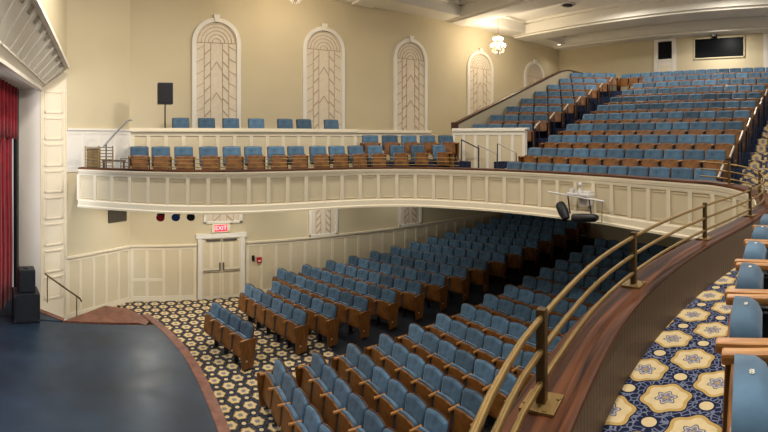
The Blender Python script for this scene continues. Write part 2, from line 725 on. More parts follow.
# upper level wainscot on the splayed wall and side wall
mb = MB()
pm = MB()
wains(mb, pm, SP1, SP0, ZB, ZC + .24, 4, nrmv=nrm)
wains(mb, pm, (0, WALL), (10.5, WALL), ZB, ZC + .24, 14, nrmv=(0, -1))
struct('trim_5', mb, M['white'])
struct('trim_6', pm, M['white'])

# ------------------------------------------------------------------ double door with exit sign
DX0, DX1 = 2.34, 3.98
root = tag(thing('door_1', 'white panelled double door with push bars beneath the red exit sign', 'door', ((DX0 + DX1) / 2, WALL - .02, 0)), kind='structure')
mb = MB()
wd = DX1 - DX0
for sx in (-1, 1):
    mb.box((sx * (wd / 2 - .06), 0, 1.12), (.14, .14, 2.24), bev=.01)
mb.box((0, 0, 2.18), (wd + .16, .16, .16), bev=.01)
mb.build('door_frame', M['white'], root)
lw = (wd - .24) / 2
for sx in (-1, 1):
    cx = sx * lw / 2
    mb = MB()
    mb.box((cx, .0, 1.05), (lw - .012, .045, 2.08))
    pmd = MB()
    for (z0, z1) in ((.12, .95), (1.08, 2.0)):
        for px in (-.18, .18):
            pmd.box((cx + px * .95, -.028, (z0 + z1) / 2), (.21, .014, z1 - z0), bev=.003)
    leaf = mb.build('door_leaf', M['cream'], root)
    pmd.build('inset_panel', M['panel'], leaf)
    h = MB()
    h.box((cx, -.075, .99), (lw * .86, .03, .03), bev=.008)
    h.box((cx - sx * lw * .41, -.06, 1.12), (.05, .05, .26), bev=.01)
    h.build('push_bar', M['oldsteel'], leaf)
    h = MB()
    h.box((cx - sx * .05, -.05, 2.03), (.5, .06, .05), bev=.008)
    h.build('door_closer', M['oldsteel'], leaf)
root = thing('exit_sign', 'lit red exit sign above the white double door', 'sign', ((DX0 + DX1) / 2 - .03, WALL - .05, 2.28))
mb = MB()
mb.box((0, 0, .17), (.66, .08, .30), bev=.01)
mb.build('sign_box', M['cream'], root)
mb = MB()
mb.box((0, -.045, .17), (.44, .012, .22))
pan = mb.build('lit_panel', M['exitred'], root)
cu = bpy.data.curves.new('letters', 'FONT')
cu.body = 'EXIT'
cu.size = .2
cu.align_x = 'CENTER'
cu.align_y = 'CENTER'
cu.extrude = .003
cu.materials.append(M['exittext'])
tmp = bpy.data.objects.new('letters', cu)
C.objects.link(tmp)
bpy.context.view_layer.update()
txm = bpy.data.meshes.new_from_object(tmp.evaluated_get(bpy.context.evaluated_depsgraph_get()))
bpy.data.objects.remove(tmp, do_unlink=True)
tx = bpy.data.objects.new('lettering', txm)
C.objects.link(tx)
tx.parent = pan
tx.location = (0, -.054, .17)
tx.rotation_euler = (R(90), 0, 0)


# ------------------------------------------------------------------ arched relief panels on the side wall
def tracery(mb, w_, z0, zs, y):
    """deco chevrons and half rings, raised lines; z0 bottom, zs springing"""
    def line(a, b, t=.03):
        mb.bar((a[0], y, a[1]), (b[0], y, b[1]), .02, t * .7)
    r = w_ / 2
    for q in (-.62, -.3, .3, .62):
        line((q * r, z0), (q * r, zs))
    line((-r, zs), (r, zs), .04)
    for rr in (.22, .42, .6, .78, .95):
        pts = [(math.cos(PI * k / 14) * rr * r, zs + math.sin(PI * k / 14) * rr * r) for k in range(15)]
        for a, b in zip(pts, pts[1:]):
            line(a, b, .028)
    n = max(2, int((zs - z0) / .42))
    st = (zs - z0) / n
    for k in range(n):
        zz = z0 + k * st
        line((-.62 * r, zz), (-.3 * r, zz + st * .5), .06)
        line((.62 * r, zz), (.3 * r, zz + st * .5), .06)
        line((-r, zz + st * .4), (-.62 * r, zz + st * .75), .03)
        line((r, zz + st * .4), (.62 * r, zz + st * .75), .03)
    for k in (.42, .78):
        zz = z0 + (zs - z0) * k
        line((-.3 * r, zz - .3), (0, zz), .04)
        line((.3 * r, zz - .3), (0, zz), .04)


ARCHX = [2.99, 7.05, 11.03, 15.1, 19.25]
ARCHL = ['beside the black speaker', 'behind the upper box chairs, second from the stage', 'third from the stage, above the side seats',
         'cut by the sloping parapet near the chandelier', 'small visible top near the rear wall']
for i, ax in enumerate(ARCHX):
    lab = 'tall arched plaster panel with chevron tracery, ' + ARCHL[i]
    root = thing('arched_panel', lab, 'wall panel', (ax, WALL, ZC + .30), 0, 'arched panels along the side wall')
    W = 1.46
    zs = 3.0
    mb = MB()
    out = [(-W / 2, 0), (W / 2, 0)] + [(math.cos(PI * k / 24) * W / 2, zs + math.sin(PI * k / 24) * W / 2) for k in range(25)]
    mb.extrude([(x, -.005, z) for x, z in out], (0, -.02, 0))
    mb.build('relief', M['relief'], root)
    mb = MB()
    tracery(mb, W - .06, .02, zs, -.03)
    mb.build('tracery', M['tracery'], root)
    mb = MB()
    pts = [(-W / 2 - .06, 0)] + [(-math.cos(PI * k / 24) * (W / 2 + .06), zs + math.sin(PI * k / 24) * (W / 2 + .06)) for k in range(25)] + [(W / 2 + .06, 0)]
    for a, b in zip(pts, pts[1:]):
        mb.bar((a[0], -.04, a[1]), (b[0], -.04, b[1]), .09, .15)
    mb.box((0, -.05, -.03), (W + .36, .12, .10))
    fr = mb.build('frame', M['white'], root)
    mb = MB()
    mb.extrude([(-.07, -.02, zs + W / 2 - .02), (.07, -.02, zs + W / 2 - .02), (.12, -.02, zs + W / 2 + .24), (-.12, -.02, zs + W / 2 + .24)], (0, -.1, 0))
    mb.build('keystone', M['white'], fr)

# square relief panels on the lower wall
for i, (ax, wd_, lab) in enumerate([(3.22, 1.2, 'square relief panel over the exit sign under the balcony'),
                                    (7.02, 1.0, 'square relief panel on the lower wall, first past the door'),
                                    (11.0, 1.0, 'square relief panel on the lower wall, second past the door')]):
    root = thing('relief_panel', lab, 'wall panel', (ax, WALL, 1.98 if i else 2.665), 0, 'square relief panels below the balcony')
    hh = 1.02
    mb = MB()
    mb.box((0, -.015, hh / 2), (wd_, .03, hh))
    mb.build('relief', M['relief'], root)
    mb = MB()
    r = wd_ / 2
    for q in (-.6, -.2, .2, .6):
        mb.bar((q * r, -.035, 0), (q * r, -.035, hh), .02, .02)
    for k in range(4):
        for sx in (-1, 1):
            mb.bar((sx * .6 * r, -.035, hh * k / 4), (sx * .2 * r, -.035, hh * (k + .8) / 4), .02, .05)
    mb.build('tracery', M['tracery'], root)
    mb = MB()
    for sx in (-1, 1):
        mb.box((sx * (r + .04), -.04, hh / 2), (.09, .08, hh + .1))
    mb.box((0, -.04, hh + .02), (wd_ + .16, .08, .09))
    mb.box((0, -.04, -.02), (wd_ + .16, .08, .07))
    mb.build('frame', M['white'], root)

# ------------------------------------------------------------------ balcony front, swept round the horseshoe
mb = MB()
mb.sweep(KP, [(-.23, ZL - .032), (-.238, ZL - .02), (-.235, ZL - .006), (-.222, ZL), (0, ZL), (.012, ZL - .006), (.016, ZL - .025), (.01, ZL - .045), (-.1, ZL - .045)], smooth=False)
tag(struct('ledge_cap', mb, M['ledge']), 'polished dark wood cap along the balcony front')
mb = MB()
prof = [(-.12, ZL - .045), (.03, ZL - .045), (.03, ZL - .075), (.025, ZL - .09), (.02, ZL - .12), (.01, ZL - .14), (.0, ZL - .20), (-.12, ZL - .20)]
mb.sweep(KP, prof)
prof = [(-.12, ZF + .2), (0, ZF + .2), (.02, ZF + .17), (.03, ZF + .06), (.05, ZF + .04), (.05, ZF), (-.12, ZF)]
mb.sweep(KP, prof)
ns = int(ARC / .462)
for i in range(ns + 1):
    p = at_arc(min(i * ARC / ns, ARC - .001))
    q = at_arc(min(i * ARC / ns + .01, ARC))
    ang = math.atan2(-p[2], p[3]) if False else math.atan2(p[3], p[2])
    c = off(p, -.02)
    mb.box((c[0], c[1], ZF + .5 + p[5]), (.05, .085, .64), rz=ang)
tag(struct('trim_balcony', mb, M['cream']), 'cream mouldings and stiles of the balcony front')
mb = MB()
mb.sweep(KP, [(-.14, ZF + .02), (-.025, ZF + .02), (-.025, ZL - .05), (-.14, ZL - .05)])
# thin inner bead of each panel
for i in range(ns):
    a = at_arc((i + .16) * ARC / ns)
    b = at_arc((i + .84) * ARC / ns)
    for z in (ZF + .245, ZF + .755):
        a2, b2 = off(a, -.02), off(b, -.02)
        mb.bar((a2[0], a2[1], z + a[5]), (b2[0], b2[1], z + b[5]), .02, .014)
tag(struct('wall_balcony_front', mb, M['panel']), 'beige recessed panels of the balcony front')
# brown beadboard on the seat side
mb = MB()
mb.sweep(KP, [(-.20, ZB - .4), (-.14, ZB - .4), (-.14, ZL - .03), (-.20, ZL - .03)])
tag(struct('wall_balcony_inner', mb, M['bead']), 'brown beadboard on the seat side of the balcony front')
mb = MB()
mb.sweep(KP, [(-.212, ZL - .045), (-.20, ZL - .045), (-.20, ZL - .032), (-.212, ZL - .032)])
struct('trim_ledge_nosing', mb, M['rimwood'])

# return wall of the balcony front back to the splayed wall
E0, E1 = Vector((KP[0][0] + .02, KP[0][1] + .02)), Vector((-1.62, 14.02))
mb = MB()
ed_ = (E1 - E0).normalized()
en = Vector((-ed_.y, ed_.x))
mb.prism([E0, E1, E1 - en * .12, E0 - en * .12], ZF, ZB - .02)
struct('wall_balcony_return', mb, M['panel'])

# soffit and floors of the balcony
n = len(KP)
soff = [off(p, -.08) for p in KP]
mb = MB()
mid = min(range(n), key=lambda i: abs(KP[i][1] - YC))


def idx_x(xv, far=True):
    rng = range(0, mid) if far else range(mid, n)
    return min(rng, key=lambda i: abs(KP[i][0] - xv))


def strip(mb, pts, to, z, mi=0):
    """quads from each edge point out to the matching outer point"""
    for (a, b), (c, d) in zip(zip(pts, pts[1:]), zip(to, to[1:])):
        mb._add([(a[0], a[1], z), (b[0], b[1], z), (d[0], d[1], z), (c[0], c[1], z)], [(0, 1, 2, 3)], mi)


def outer(p):
    x, y = p
    return (x + max(0, x - 3) * 2.9, YC + (y - YC) * (9.85 / max(.4, abs(y - YC)) if abs(y - YC) > 3.4 else 2.9))


fa, fb = 0, idx_x(6.75)
far_in = [off(p, -.17) for p in KP[fa:fb + 1]]
mb = MB()
strip(mb, far_in, [(p[0], WALL) for p in far_in], ZB)
xe, ye = far_in[-1]
mb._add([(-1.25, 11.3, ZB), (far_in[0][0], far_in[0][1], ZB), (far_in[0][0], WALL, ZB), (-1.58, 14.1, ZB)], [(0, 1, 2, 3)])
mb._add([(xe, ye, ZB), (9.0, ye, ZB), (9.0, WALL, ZB), (xe, WALL, ZB)], [(0, 1, 2, 3)])
struct('floor_side_balcony', mb, M['step'])
na, nb = idx_x(6.3, False), n - 1
near_in = [off(p, -.17) for p in KP[na:nb + 1]]
mb = MB()
strip(mb, near_in, [(p[0], -4.5) for p in near_in], ZN)
struct('floor_near_balcony', mb, M['carpet_near'])
# soffit one mesh: strips to the walls and a sheet under the rear
mb = MB()
sfar = [off(p, -.1) for p in KP[:fb + 1]]
strip(mb, sfar, [(p[0], WALL) for p in sfar], ZF + .03)
snear = [off(p, -.1) for p in KP[na:]]
strip(mb, snear, [(p[0], -4.5) for p in snear], ZF - .2)
srear = [off(p, -.1) for p in KP[fb:na + 1]]
strip(mb, srear, [(18.0, p[1]) for p in srear], ZF + .03)
for (ya, yb) in ((srear[0][1], WALL), (-4.5, srear[-1][1])):
    mb._add([(sfar[-1][0], ya, ZF + .03), (18, ya, ZF + .03), (18, yb, ZF + .03), (sfar[-1][0], yb, ZF + .03)], [(0, 1, 2, 3)])
struct('ceiling_soffit', mb, M['cream'])

# raked treads of the rear balcony
NROW = 11
PX, RZ = .96, .36
ZR0 = ZC - 1.47


def rowx(i):
    return 8.95 + PX * i


def rowz(i):
    return ZR0 + RZ * i


mb = MB()
rear_in = [off(p, -.17) for p in KP[fb:na + 1]]
e0 = rowx(0) + .42
strip(mb, rear_in, [(e0, p[1]) for p in rear_in], ZR0)
for i in range(1, NROW):
    a, b = rowx(i) - .54, rowx(i) + .42
    if i == NROW - 1:
        b = REAR
    mb.box(((a + b) / 2, 5.1 if i < 3 else 5.1, rowz(i) - .4), (b - a, 9.6 + (0 if i < 3 else 3.2), .8))
# half steps in the two aisles
for yc, wdt in ((8.75, 1.0), (1.75, .95)):
    for i in range(0, NROW - 1):
        mb.box((rowx(i) + .28, yc, rowz(i) + .09), (.28, wdt, .18))
struct('floor_rear_balcony', mb, M['step'])
# carpet runner of the right aisle steps
mb = MB()
for i in range(0, NROW - 1):
    mb.box((rowx(i) + .28, 1.75, rowz(i) + .093), (.292, .962, .19))
    mb.box((rowx(i) + .418, 1.75, rowz(i) + .18), (.012, .962, .368))
    mb.box((rowx(i) - .2, 1.75, rowz(i) + .004), (.6, .93, .008))
    mb.box((rowx(i) + .275, 8.75, rowz(i) + .182), (.25, .98, .006))
    mb.box((rowx(i) - .2, 8.75, rowz(i) + .004), (.6, .98, .008))
struct('floor_aisle_runner', mb, M['carpet_near'])

# ------------------------------------------------------------------ sloping parapet, front panel wall and side parapet
YP = 11.55
mb = MB()
prof = [(10.25, ZB), (10.25, ZC + .44), (16.4, ZC + 2.93), (16.9, ZC + 3.05), (17.3, ZC + 3.06), (17.3, ZB)]
mb.extrude([(x, YP, z) for x, z in prof], (0, .2, 0))
mb.box((19.4, YP + .1, ZC + 1.4), (4.4, .2, 3.2))
struct('wall_sloping_parapet', mb, M['parapet'])
mb = MB()
pp = [(10.2, ZC + .48), (16.4, ZC + 2.96), (16.9, ZC + 3.08), (17.3, ZC + 3.09), (21.5, ZC + 3.09)]
for a, b in zip(pp, pp[1:]):
    mb.bar((a[0], YP + .1, a[1]), (b[0], YP + .1, b[1]), .23, .045)
mb.box((10.22, YP + .1, ZC + .37), (.1, .28, .34), bev=.01)
struct('trim_parapet_cap', mb, M['darkwood'])
# panelled wall in front of the left block of seats
mb = MB()
pm = MB()
A, B = Vector((10.08, 11.6)), Vector((11.0, 9.15))
dv = (B - A).normalized()
nv = Vector((dv.y, -dv.x))
if nv.x > 0:
    nv = -nv
mb.prism([A, B, B - nv * .16, A - nv * .16], ZB - .2, ZC + .27)
wains(mb, pm, A, B, ZB - .2, ZC + .22, 6, dep=.035, rail=.12, nrmv=nv)
mb.prism([A + nv * .05, B + nv * .05 + dv * .06, B - nv * .22 + dv * .06, A - nv * .22], ZC + .27, ZC + .33)
struct('trim_7', mb, M['white'])
struct('trim_8', pm, M['panel'])
# box parapet along the side balcony: front run, then steps back to the upper seats
mb = MB()
pm = MB()
P0, P1, P2, P3 = (.02, 12.15), (6.66, 12.15), (6.66, 13.35), (10.0, 12.75)
for a, b in ((P0, P1), (P1, P2), (P2, P3)):
    a, b = Vector(a), Vector(b)
    d_ = (b - a).normalized()
    n_ = Vector((d_.y, -d_.x))
    mb.prism([a, b, b - n_ * .14, a - n_ * .14], ZB, ZC + .21)
    wains(mb, pm, a, b, ZB, ZC + .17, max(2, round((b - a).length / .46)), nrmv=n_)
    mb.prism([a + n_ * .07 - d_ * .03, b + n_ * .07 + d_ * .03, b - n_ * .2, a - n_ * .2], ZC + .21, ZC + .27)
struct('trim_9', mb, M['cream'])
struct('trim_10', pm, M['panel'])
# raised platform behind the parapet and riser of the second row
mb = MB()
mb.box((3.4, 13.85, (ZB + ZC - .24) / 2), (6.7, 3.1, ZC - .24 - ZB))
struct('floor_box_platform', mb, M['step'])
mb = MB()
mb.prism([(6.75, 11.6), (9.9, 10.5), (9.9, 12.6), (6.75, 13.3)], ZB, ZB + .3)
struct('floor_second_row', mb, M['step'])

# ------------------------------------------------------------------ proscenium
XI, XO = -2.67, -1.95        # inner (stage) and outer edge of the proscenium band


def cur(y):
    d = 7.87 - abs(y - YC)
    return d


def inner(y):
    return Vector((XI, y, ZC + 1.45 + .03 * cur(y)))


def outerp(y):
    y2 = y + .25 * max(-1, min(1, (y - YC) / 7))
    d = cur(y2)
    return Vector((XO + .05, y2, ZC + 2.147 + .155 * d - .004 * d * d))


# pilaster
PA, PB = Vector((XI, 13.2)), Vector((XO, 13.75))
pd = (PB - PA).normalized()
pn = Vector((pd.y, -pd.x))
mb = MB()
mb.prism([PA, PB, PB - pn * .3, PA - pn * .3], 0, ZC + 1.45)
mb.extrude([(PA.x, PA.y, ZC + 1.45), (PB.x, PB.y, ZC + 1.45), (PB.x, PB.y, ZC + 2.1)], (-pn.x * .3, -pn.y * .3, 0))
L = (PB - PA).length
for k in range(8):
    z0 = .72 + .80 * k
    a, b = PA + pd * .14, PB - pd * .14
    for (s0, s1, za, zb) in ((.0, .05, z0, z0 + .66), (L - .33, L - .28, z0, z0 + .66)):
        q0, q1 = a + pd * s0, a + pd * s1
        mb.prism([q0, q1, q1 + pn * .03, q0 + pn * .03], za, zb)
    for za in (z0, z0 + .62):
        q0, q1 = a, a + pd * (L - .28)
        mb.prism([q0, q1, q1 + pn * .03, q0 + pn * .03], za, za + .045)
for s0, s1 in ((0, .05), (L - .05, L)):
    q0, q1 = PA + pd * s0, PA + pd * s1
    mb.prism([q0, q1, q1 + pn * .035, q0 + pn * .035], 0, ZC + 1.45)
struct('column_proscenium', mb, M['cream'])
# reveal beside the stage opening, and the wing wall behind
mb = MB()
mb.box((XI - .34, 13.3, (ZC + 1.6) / 2), (.68, .2, ZC + 1.6))
struct('wall_reveal', mb, M['white'])
# coffered band over the stage opening with slats and vents
ys = [13.2 - .25 * i for i in range(0, 48)]
mb = MB()
for a, b in zip(ys, ys[1:]):
    i0, i1, o0, o1 = inner(a), inner(b), outerp(a), outerp(b)
    mb._add([i0, i1, o1, o0], [(0, 1, 2, 3)])
    # thick roll along both edges
for a, b in zip(ys, ys[1:]):
    mb.bar(inner(a) + Vector((.03, 0, -.02)), inner(b) + Vector((.03, 0, -.02)), .16, .09)
    mb.bar(outerp(a) + Vector((.02, 0, -.02)), outerp(b) + Vector((.02, 0, -.02)), .12, .12)
    mb.bar(inner(a).lerp(outerp(a), .22), inner(b).lerp(outerp(b), .22), .03, .05)
for k in range(0, 24):
    y = 13.0 - .56 * k
    mb.bar(inner(y).lerp(outerp(y), .22), inner(y).lerp(outerp(y), .98), .09, .05)
struct('trim_proscenium', mb, M['white'])
mb = MB()
for k in range(0, 24):
    y = 12.72 - .56 * k
    a, b = inner(y).lerp(outerp(y), .80), inner(y).lerp(outerp(y), .93)
    for q in (-.075, -.025, .025, .075):
        mb.bar(a + Vector((.01, q, -.01)), b + Vector((.01, q, -.01)), .025, .03)
struct('trim_proscenium_vents', mb, M['ventgrey'])
# wall over the band and soffit of the opening
mb = MB()
for a, b in zip(ys, ys[1:]):
    o0, o1 = outerp(a), outerp(b)
    mb._add([o0, o1, (o1.x, o1.y, CEIL + .6), (o0.x, o0.y, CEIL + .6)], [(0, 1, 2, 3)])
struct('wall_proscenium', mb, M['wall'])
mb = MB()
for a, b in zip(ys, ys[1:]):
    i0, i1 = inner(a), inner(b)
    z = Vector((-.66, 0, .0))
    mb._add([i0, i1, i1 + z, i0 + z], [(0, 1, 2, 3)])
    mb._add([i0 + z, i1 + z, i1 + z + Vector((0, 0, 3)), i0 + z + Vector((0, 0, 3))], [(0, 1, 2, 3)])
struct('ceiling_proscenium_soffit', mb, M['ceilgray'])

# ------------------------------------------------------------------ stage
ZS = 1.0
EDGE = [(.30, 11.62), (.43, 11.36), (.83, 10.4), (1.14, 9.2), (1.30, 7.8), (1.36, 6.6), (1.38, YC),
        (1.36, 4.5), (1.30, 3.3), (1.14, 1.9), (.8, .7), (.3, -.5)]
sp_ = smooth_path(EDGE, .15)
mb = MB()
poly = [(p[0] + p[2] * -.2, p[1] + p[3] * -.2) for p in sp_]
mb.prism([(-9, 11.13)] + [p for p in poly if p[1] < 11.12] + [(-9, -.8)], ZS - .1, ZS)
struct('floor_stage', mb, M['stage'])
mb = MB()
mb.sweep(sp_, [(0, 0), (0, ZS - .03), (-.01, ZS + .008), (-.2, ZS + .008), (-.2, ZS - .1), (-.1, 0)])
mb.prism([(-1.65, 11.13), (-.68, 12.25), (-.05, 12.05), (.28, 11.62), (.40, 11.38), (.47, 11.2), (.38, 10.98), (.2, 11.13)], 0, ZS + .012)
mb.prism([(-2.45, 11.85), (-1.66, 11.3), (-1.66, 11.13), (-2.6, 11.74)], 0, ZS + .012)
struct('trim_stage_border', mb, M['stagewood'])
mb = MB()
mb.prism([(-9, 13.2), (-2.75, 13.2), (-2.6, 11.74), (-1.68, 11.14), (-9, 11.13)], ZS - .1, ZS - .001)
struct('floor_stage_wing', mb, M['stage'])
mb = MB()
mb.box((-7.5, 6, 4.2), (.2, 16, 8.4))
struct('wall_stage_back', mb, M['black'])

# red house curtain, gathered at the side
root = thing('stage_curtain', 'red velvet stage curtain hanging in folds beside the proscenium', 'curtain', (-3.42, 11.6, ZS))
mb = MB()
vs, fs = [], []
ncol, nr = 120, 8
for r_ in range(nr + 1):
    for c_ in range(ncol + 1):
        y = 1.0 - 3.6 * c_ / ncol
        fold = .09 * math.sin(c_ * .8) + .035 * math.sin(c_ * 1.9 + 1)
        vs.append((fold * (1 + .15 * math.sin(r_)), y, -.0 + 6.4 * r_ / nr + .02))
for r_ in range(nr):
    for c_ in range(ncol):
        a = r_ * (ncol + 1) + c_
        fs.append((a, a + 1, a + ncol + 2, a + ncol + 1))
mb._add(vs, fs, 0, True)
cl = mb.build('drape', M['curtain'], root)
md = cl.modifiers.new('thickness', 'SOLIDIFY')
md.thickness = .02
mb = MB()
vs, fs = [], []
for r_ in range(4):
    for c_ in range(ncol + 1):
        y = 1.2 - 3.6 * c_ / ncol
        fold = .06 * math.sin(c_ * .55) + .12
        sw = .35 * abs(math.sin((y - 1.3) * 1.6))
        vs.append((fold, y, 6.42 - (1.9 - sw * .2) * r_ / 3 * 1.0))
for r_ in range(3):
    for c_ in range(ncol):
        a = r_ * (ncol + 1) + c_
        fs.append((a, a + 1, a + ncol + 2, a + ncol + 1))
mb._add(vs, fs, 0, True)
cl = mb.build('valance', M['curtain'], root)
md = cl.modifiers.new('thickness', 'SOLIDIFY')
md.thickness = .02
# black leg drape at the curtain edge
root = tag(MB().box((-3.36, 13.02, ZS + 3.2), (.12, .26, 6.4), bev=.04).build('leg_drape', M['black']),
           'narrow black masking drape between red curtain and white reveal', 'curtain')


# ------------------------------------------------------------------ loudspeakers
def cabinet(root, w_, d_, z0, h_, name='cabinet'):
    mb = MB()
    mb.box((0, 0, z0 + h_ / 2), (d_, w_, h_), bev=.02)
    b = mb.build(name, M['black'], root)
    g = MB()
    g.box((d_ / 2 + .004, 0, z0 + h_ / 2), (.012, w_ * .86, h_ * .86), bev=.004)
    g.build('grille', M['grille'], b)
    return b


r1 = thing('subwoofer', 'large black subwoofer on the stage floor beside the curtain', 'loudspeaker', (-2.62, 11.1, ZS), R(-70))
cabinet(r1, .66, .6, 0, .72)
for sy in (-1, 1):
    for sz in (.05, .67):
        MB().box((.29, sy * .30, sz), (.05, .06, .06), bev=.01).build('corner', M['darksteel'], r1)
r2 = thing('monitor_speaker', 'smaller black speaker stacked on top of the subwoofer', 'loudspeaker', (-2.60, 11.1, ZS + .72), R(-70))
cabinet(r2, .42, .4, 0, .56)
mb = MB()
mb.lathe((0, 0, 0), [(.02, .56), (.05, .57), (.05, .585), (0, .59)], 10)
mb.build('handle', M['darksteel'], r2)

r3 = thing('pole_speaker', 'black speaker on a pole above the panelled side box', 'loudspeaker', (1.06, 13.6, ZC - .24), R(-90))
b = cabinet(r3, .46, .34, 1.26, .64)
mb = MB()
mb.tube([(0, 0, .02), (0, 0, 1.28)], .022)
mb.build('pole', M['black'], r3)
for k in range(3):
    mb = MB()
    a = 2 * PI * k / 3 + .4
    mb.tube([(0, 0, .34), (.34 * math.cos(a), .34 * math.sin(a), .012)], .012)
    mb.build('leg', M['black'], r3)

# stair handrail below the pilaster, small lamps under the balcony
root = thing('stair_handrail', 'dark bronze handrail sloping down from the stage beside the pilaster', 'handrail', (-2.0, 12.2, 0))
mb = MB()
mb.tube([(-.36, .12, 1.80), (-.3, .1, 1.77), (.65, -.1, 1.24), (.70, -.11, 1.16)], .024)
mb.build('rail', M['bronze'], root)
for q, zb in ((0.0, 1.0), (.6, 0.0)):
    MB().tube([(-.28 + q * 1.4, .1 - q * .3, zb), (-.28 + q * 1.4, .1 - q * .3, 1.76 - q * .78)], .015).build('post', M['bronze'], root)

for i, (px, lens, lab) in enumerate([(.80, 'red', 'small spotlight with red lens under the balcony'),
                                     (1.19, 'bluelens', 'small spotlight with blue lens under the balcony'),
                                     (1.58, 'black', 'small black spotlight under the balcony, nearest the door')]):
    root = thing('spotlight', lab, 'spotlight', (px, 11.6, ZF + .09), R(-100), 'spotlights under the balcony')
    mb = MB()
    mb.tube([(0, 0, 0), (0, 0, -.28)], .02)
    mb.build('yoke', M['black'], root)
    mb = MB()
    mb.tube([(-.14, 0, -.28), (.0, 0, -.32), (.16, 0, -.38)], [.06, .1, .11], 14)
    c_ = mb.build('housing', M['black'], root)
    mb = MB()
    mb.tube([(.158, 0, -.382), (.17, 0, -.386)], .095, 14)
    mb.build('lens', M[lens], c_)

tag(MB().box((0, 0, 0), (.78, .06, .42), bev=.01, rz=math.atan2(SP0.y - SP1.y, SP0.x - SP1.x)).build('wall_vent', M['ventdark'], loc=(-.42, 15.03, 2.98)),
    'dark rectangular vent on the splayed wall under the balcony', 'vent')

# light switch, fire alarm
tag(MB().box((0, 0, 0), (.10, .03, .2), bev=.008).build('wall_switch', M['black'], loc=(4.30, WALL - .05, 1.32)), 'small black wall switch right of the double door', 'switch')
root = thing('fire_alarm', 'red fire alarm pull on the wall right of the door', 'fire alarm', (4.52, WALL - .05, 1.14))
MB().box((0, 0, .1), (.18, .06, .2), bev=.01).build('body', M['red'], root)
MB().box((0, -.04, .08), (.1, .02, .04), bev=.004).build('handle', M['white'], root)

# ------------------------------------------------------------------ rear wall windows
root = tag(thing('window_1', 'dark narrow booth window in white pilaster on the rear wall', 'window', (REAR, 8.72, ZC + 4.05)), kind='structure')
MB().box((-.03, 0, .45), (.04, .76, .92)).build('pane', M['blackglass'], root)
mb = MB()
mb.box((-.03, .5, .0), (.1, .22, 2.6))
mb.box((-.03, -.5, .0), (.1, .22, 2.6))
mb.box((-.03, 0, -.62), (.06, .8, 1.1))
mb.box((-.05, 0, -.04), (.1, .8, .1))
mb.box((-.05, 0, .98), (.1, 1.2, .12))
mb.build('window_frame', M['white'], root)
MB().box((-.07, 0, -.62), (.03, .5, .6)).build('louver', M['cream'], root)
root = tag(thing('window_2', 'wide dark projection booth window on the rear wall', 'window', (REAR, 5.85, ZC + 4.0)), kind='structure')
MB().box((-.02, 0, .48), (.04, 2.5, .92)).build('pane', M['blackglass'], root)
mb = MB()
for sy in (-1, 1):
    mb.box((-.03, sy * 1.28, .48), (.08, .06, 1.04))
for z in (-.02, .98):
    mb.box((-.03, 0, z), (.08, 2.6, .06))
mb.build('window_frame', M['wall'], root)
root = tag(thing('window_3', 'dark booth window partly cut off at the right edge', 'window', (REAR, 3.0, ZC + 4.05)), kind='structure')
MB().box((-.03, 0, .45), (.04, .76, .92)).build('pane', M['blackglass'], root)
mb = MB()
mb.box((-.03, .5, .0), (.1, .22, 2.6))
mb.box((-.03, -.5, .0), (.1, .22, 2.6))
mb.box((-.03, 0, -.62), (.06, .8, 1.1))
mb.build('window_frame', M['white'], root)
root = thing('projector', 'small dark device mounted above the projection window', 'projector', (REAR - .2, 6.05, ZC + 4.95))
MB().box((0, 0, .1), (.3, .24, .2), bev=.02).build('body', M['black'], root)
MB().tube([(-.15, 0, .1), (-.2, 0, .09)], .07).build('lens', M['grey'], root)
MB().box((.12, 0, .3), (.08, .08, .3)).build('mount', M['black'], root)
root = thing('ceiling_speaker', 'dark round fixture on the ceiling near the top edge', 'ceiling fixture', (15.9, 10.9, CEIL + .53))
MB().lathe((0, 0, 0), [(.34, .02), (.36, -.02), (.3, -.06), (.1, -.05), (0, -.05)], 20).build('body', M['ceilgray'], root)
MB().lathe((0, 0, -.062), [(.24, .01), (.22, -.02), (0, -.03)], 20).build('grille', M['grille'], root)


root = thing('downlight', 'small lit recessed downlight in the ceiling near the far rear corner', 'ceiling light', (20.4, 14.55, CEIL))
MB().lathe((0, 0, 0), [(.12, .0), (.14, -.02), (.10, -.025), (.10, .0)], 16).build('ring', M['white'], root)
MB().lathe((0, 0, -.006), [(.10, .0), (.05, -.008), (0, -.01)], 16).build('lens', M['canlens'], root)
lamp('downlight_glow', 'SPOT', (20.4, 14.55, CEIL - .06), 40, (1, .93, .8), .08, aim=(20.4, 14.55, 0), spot=110)


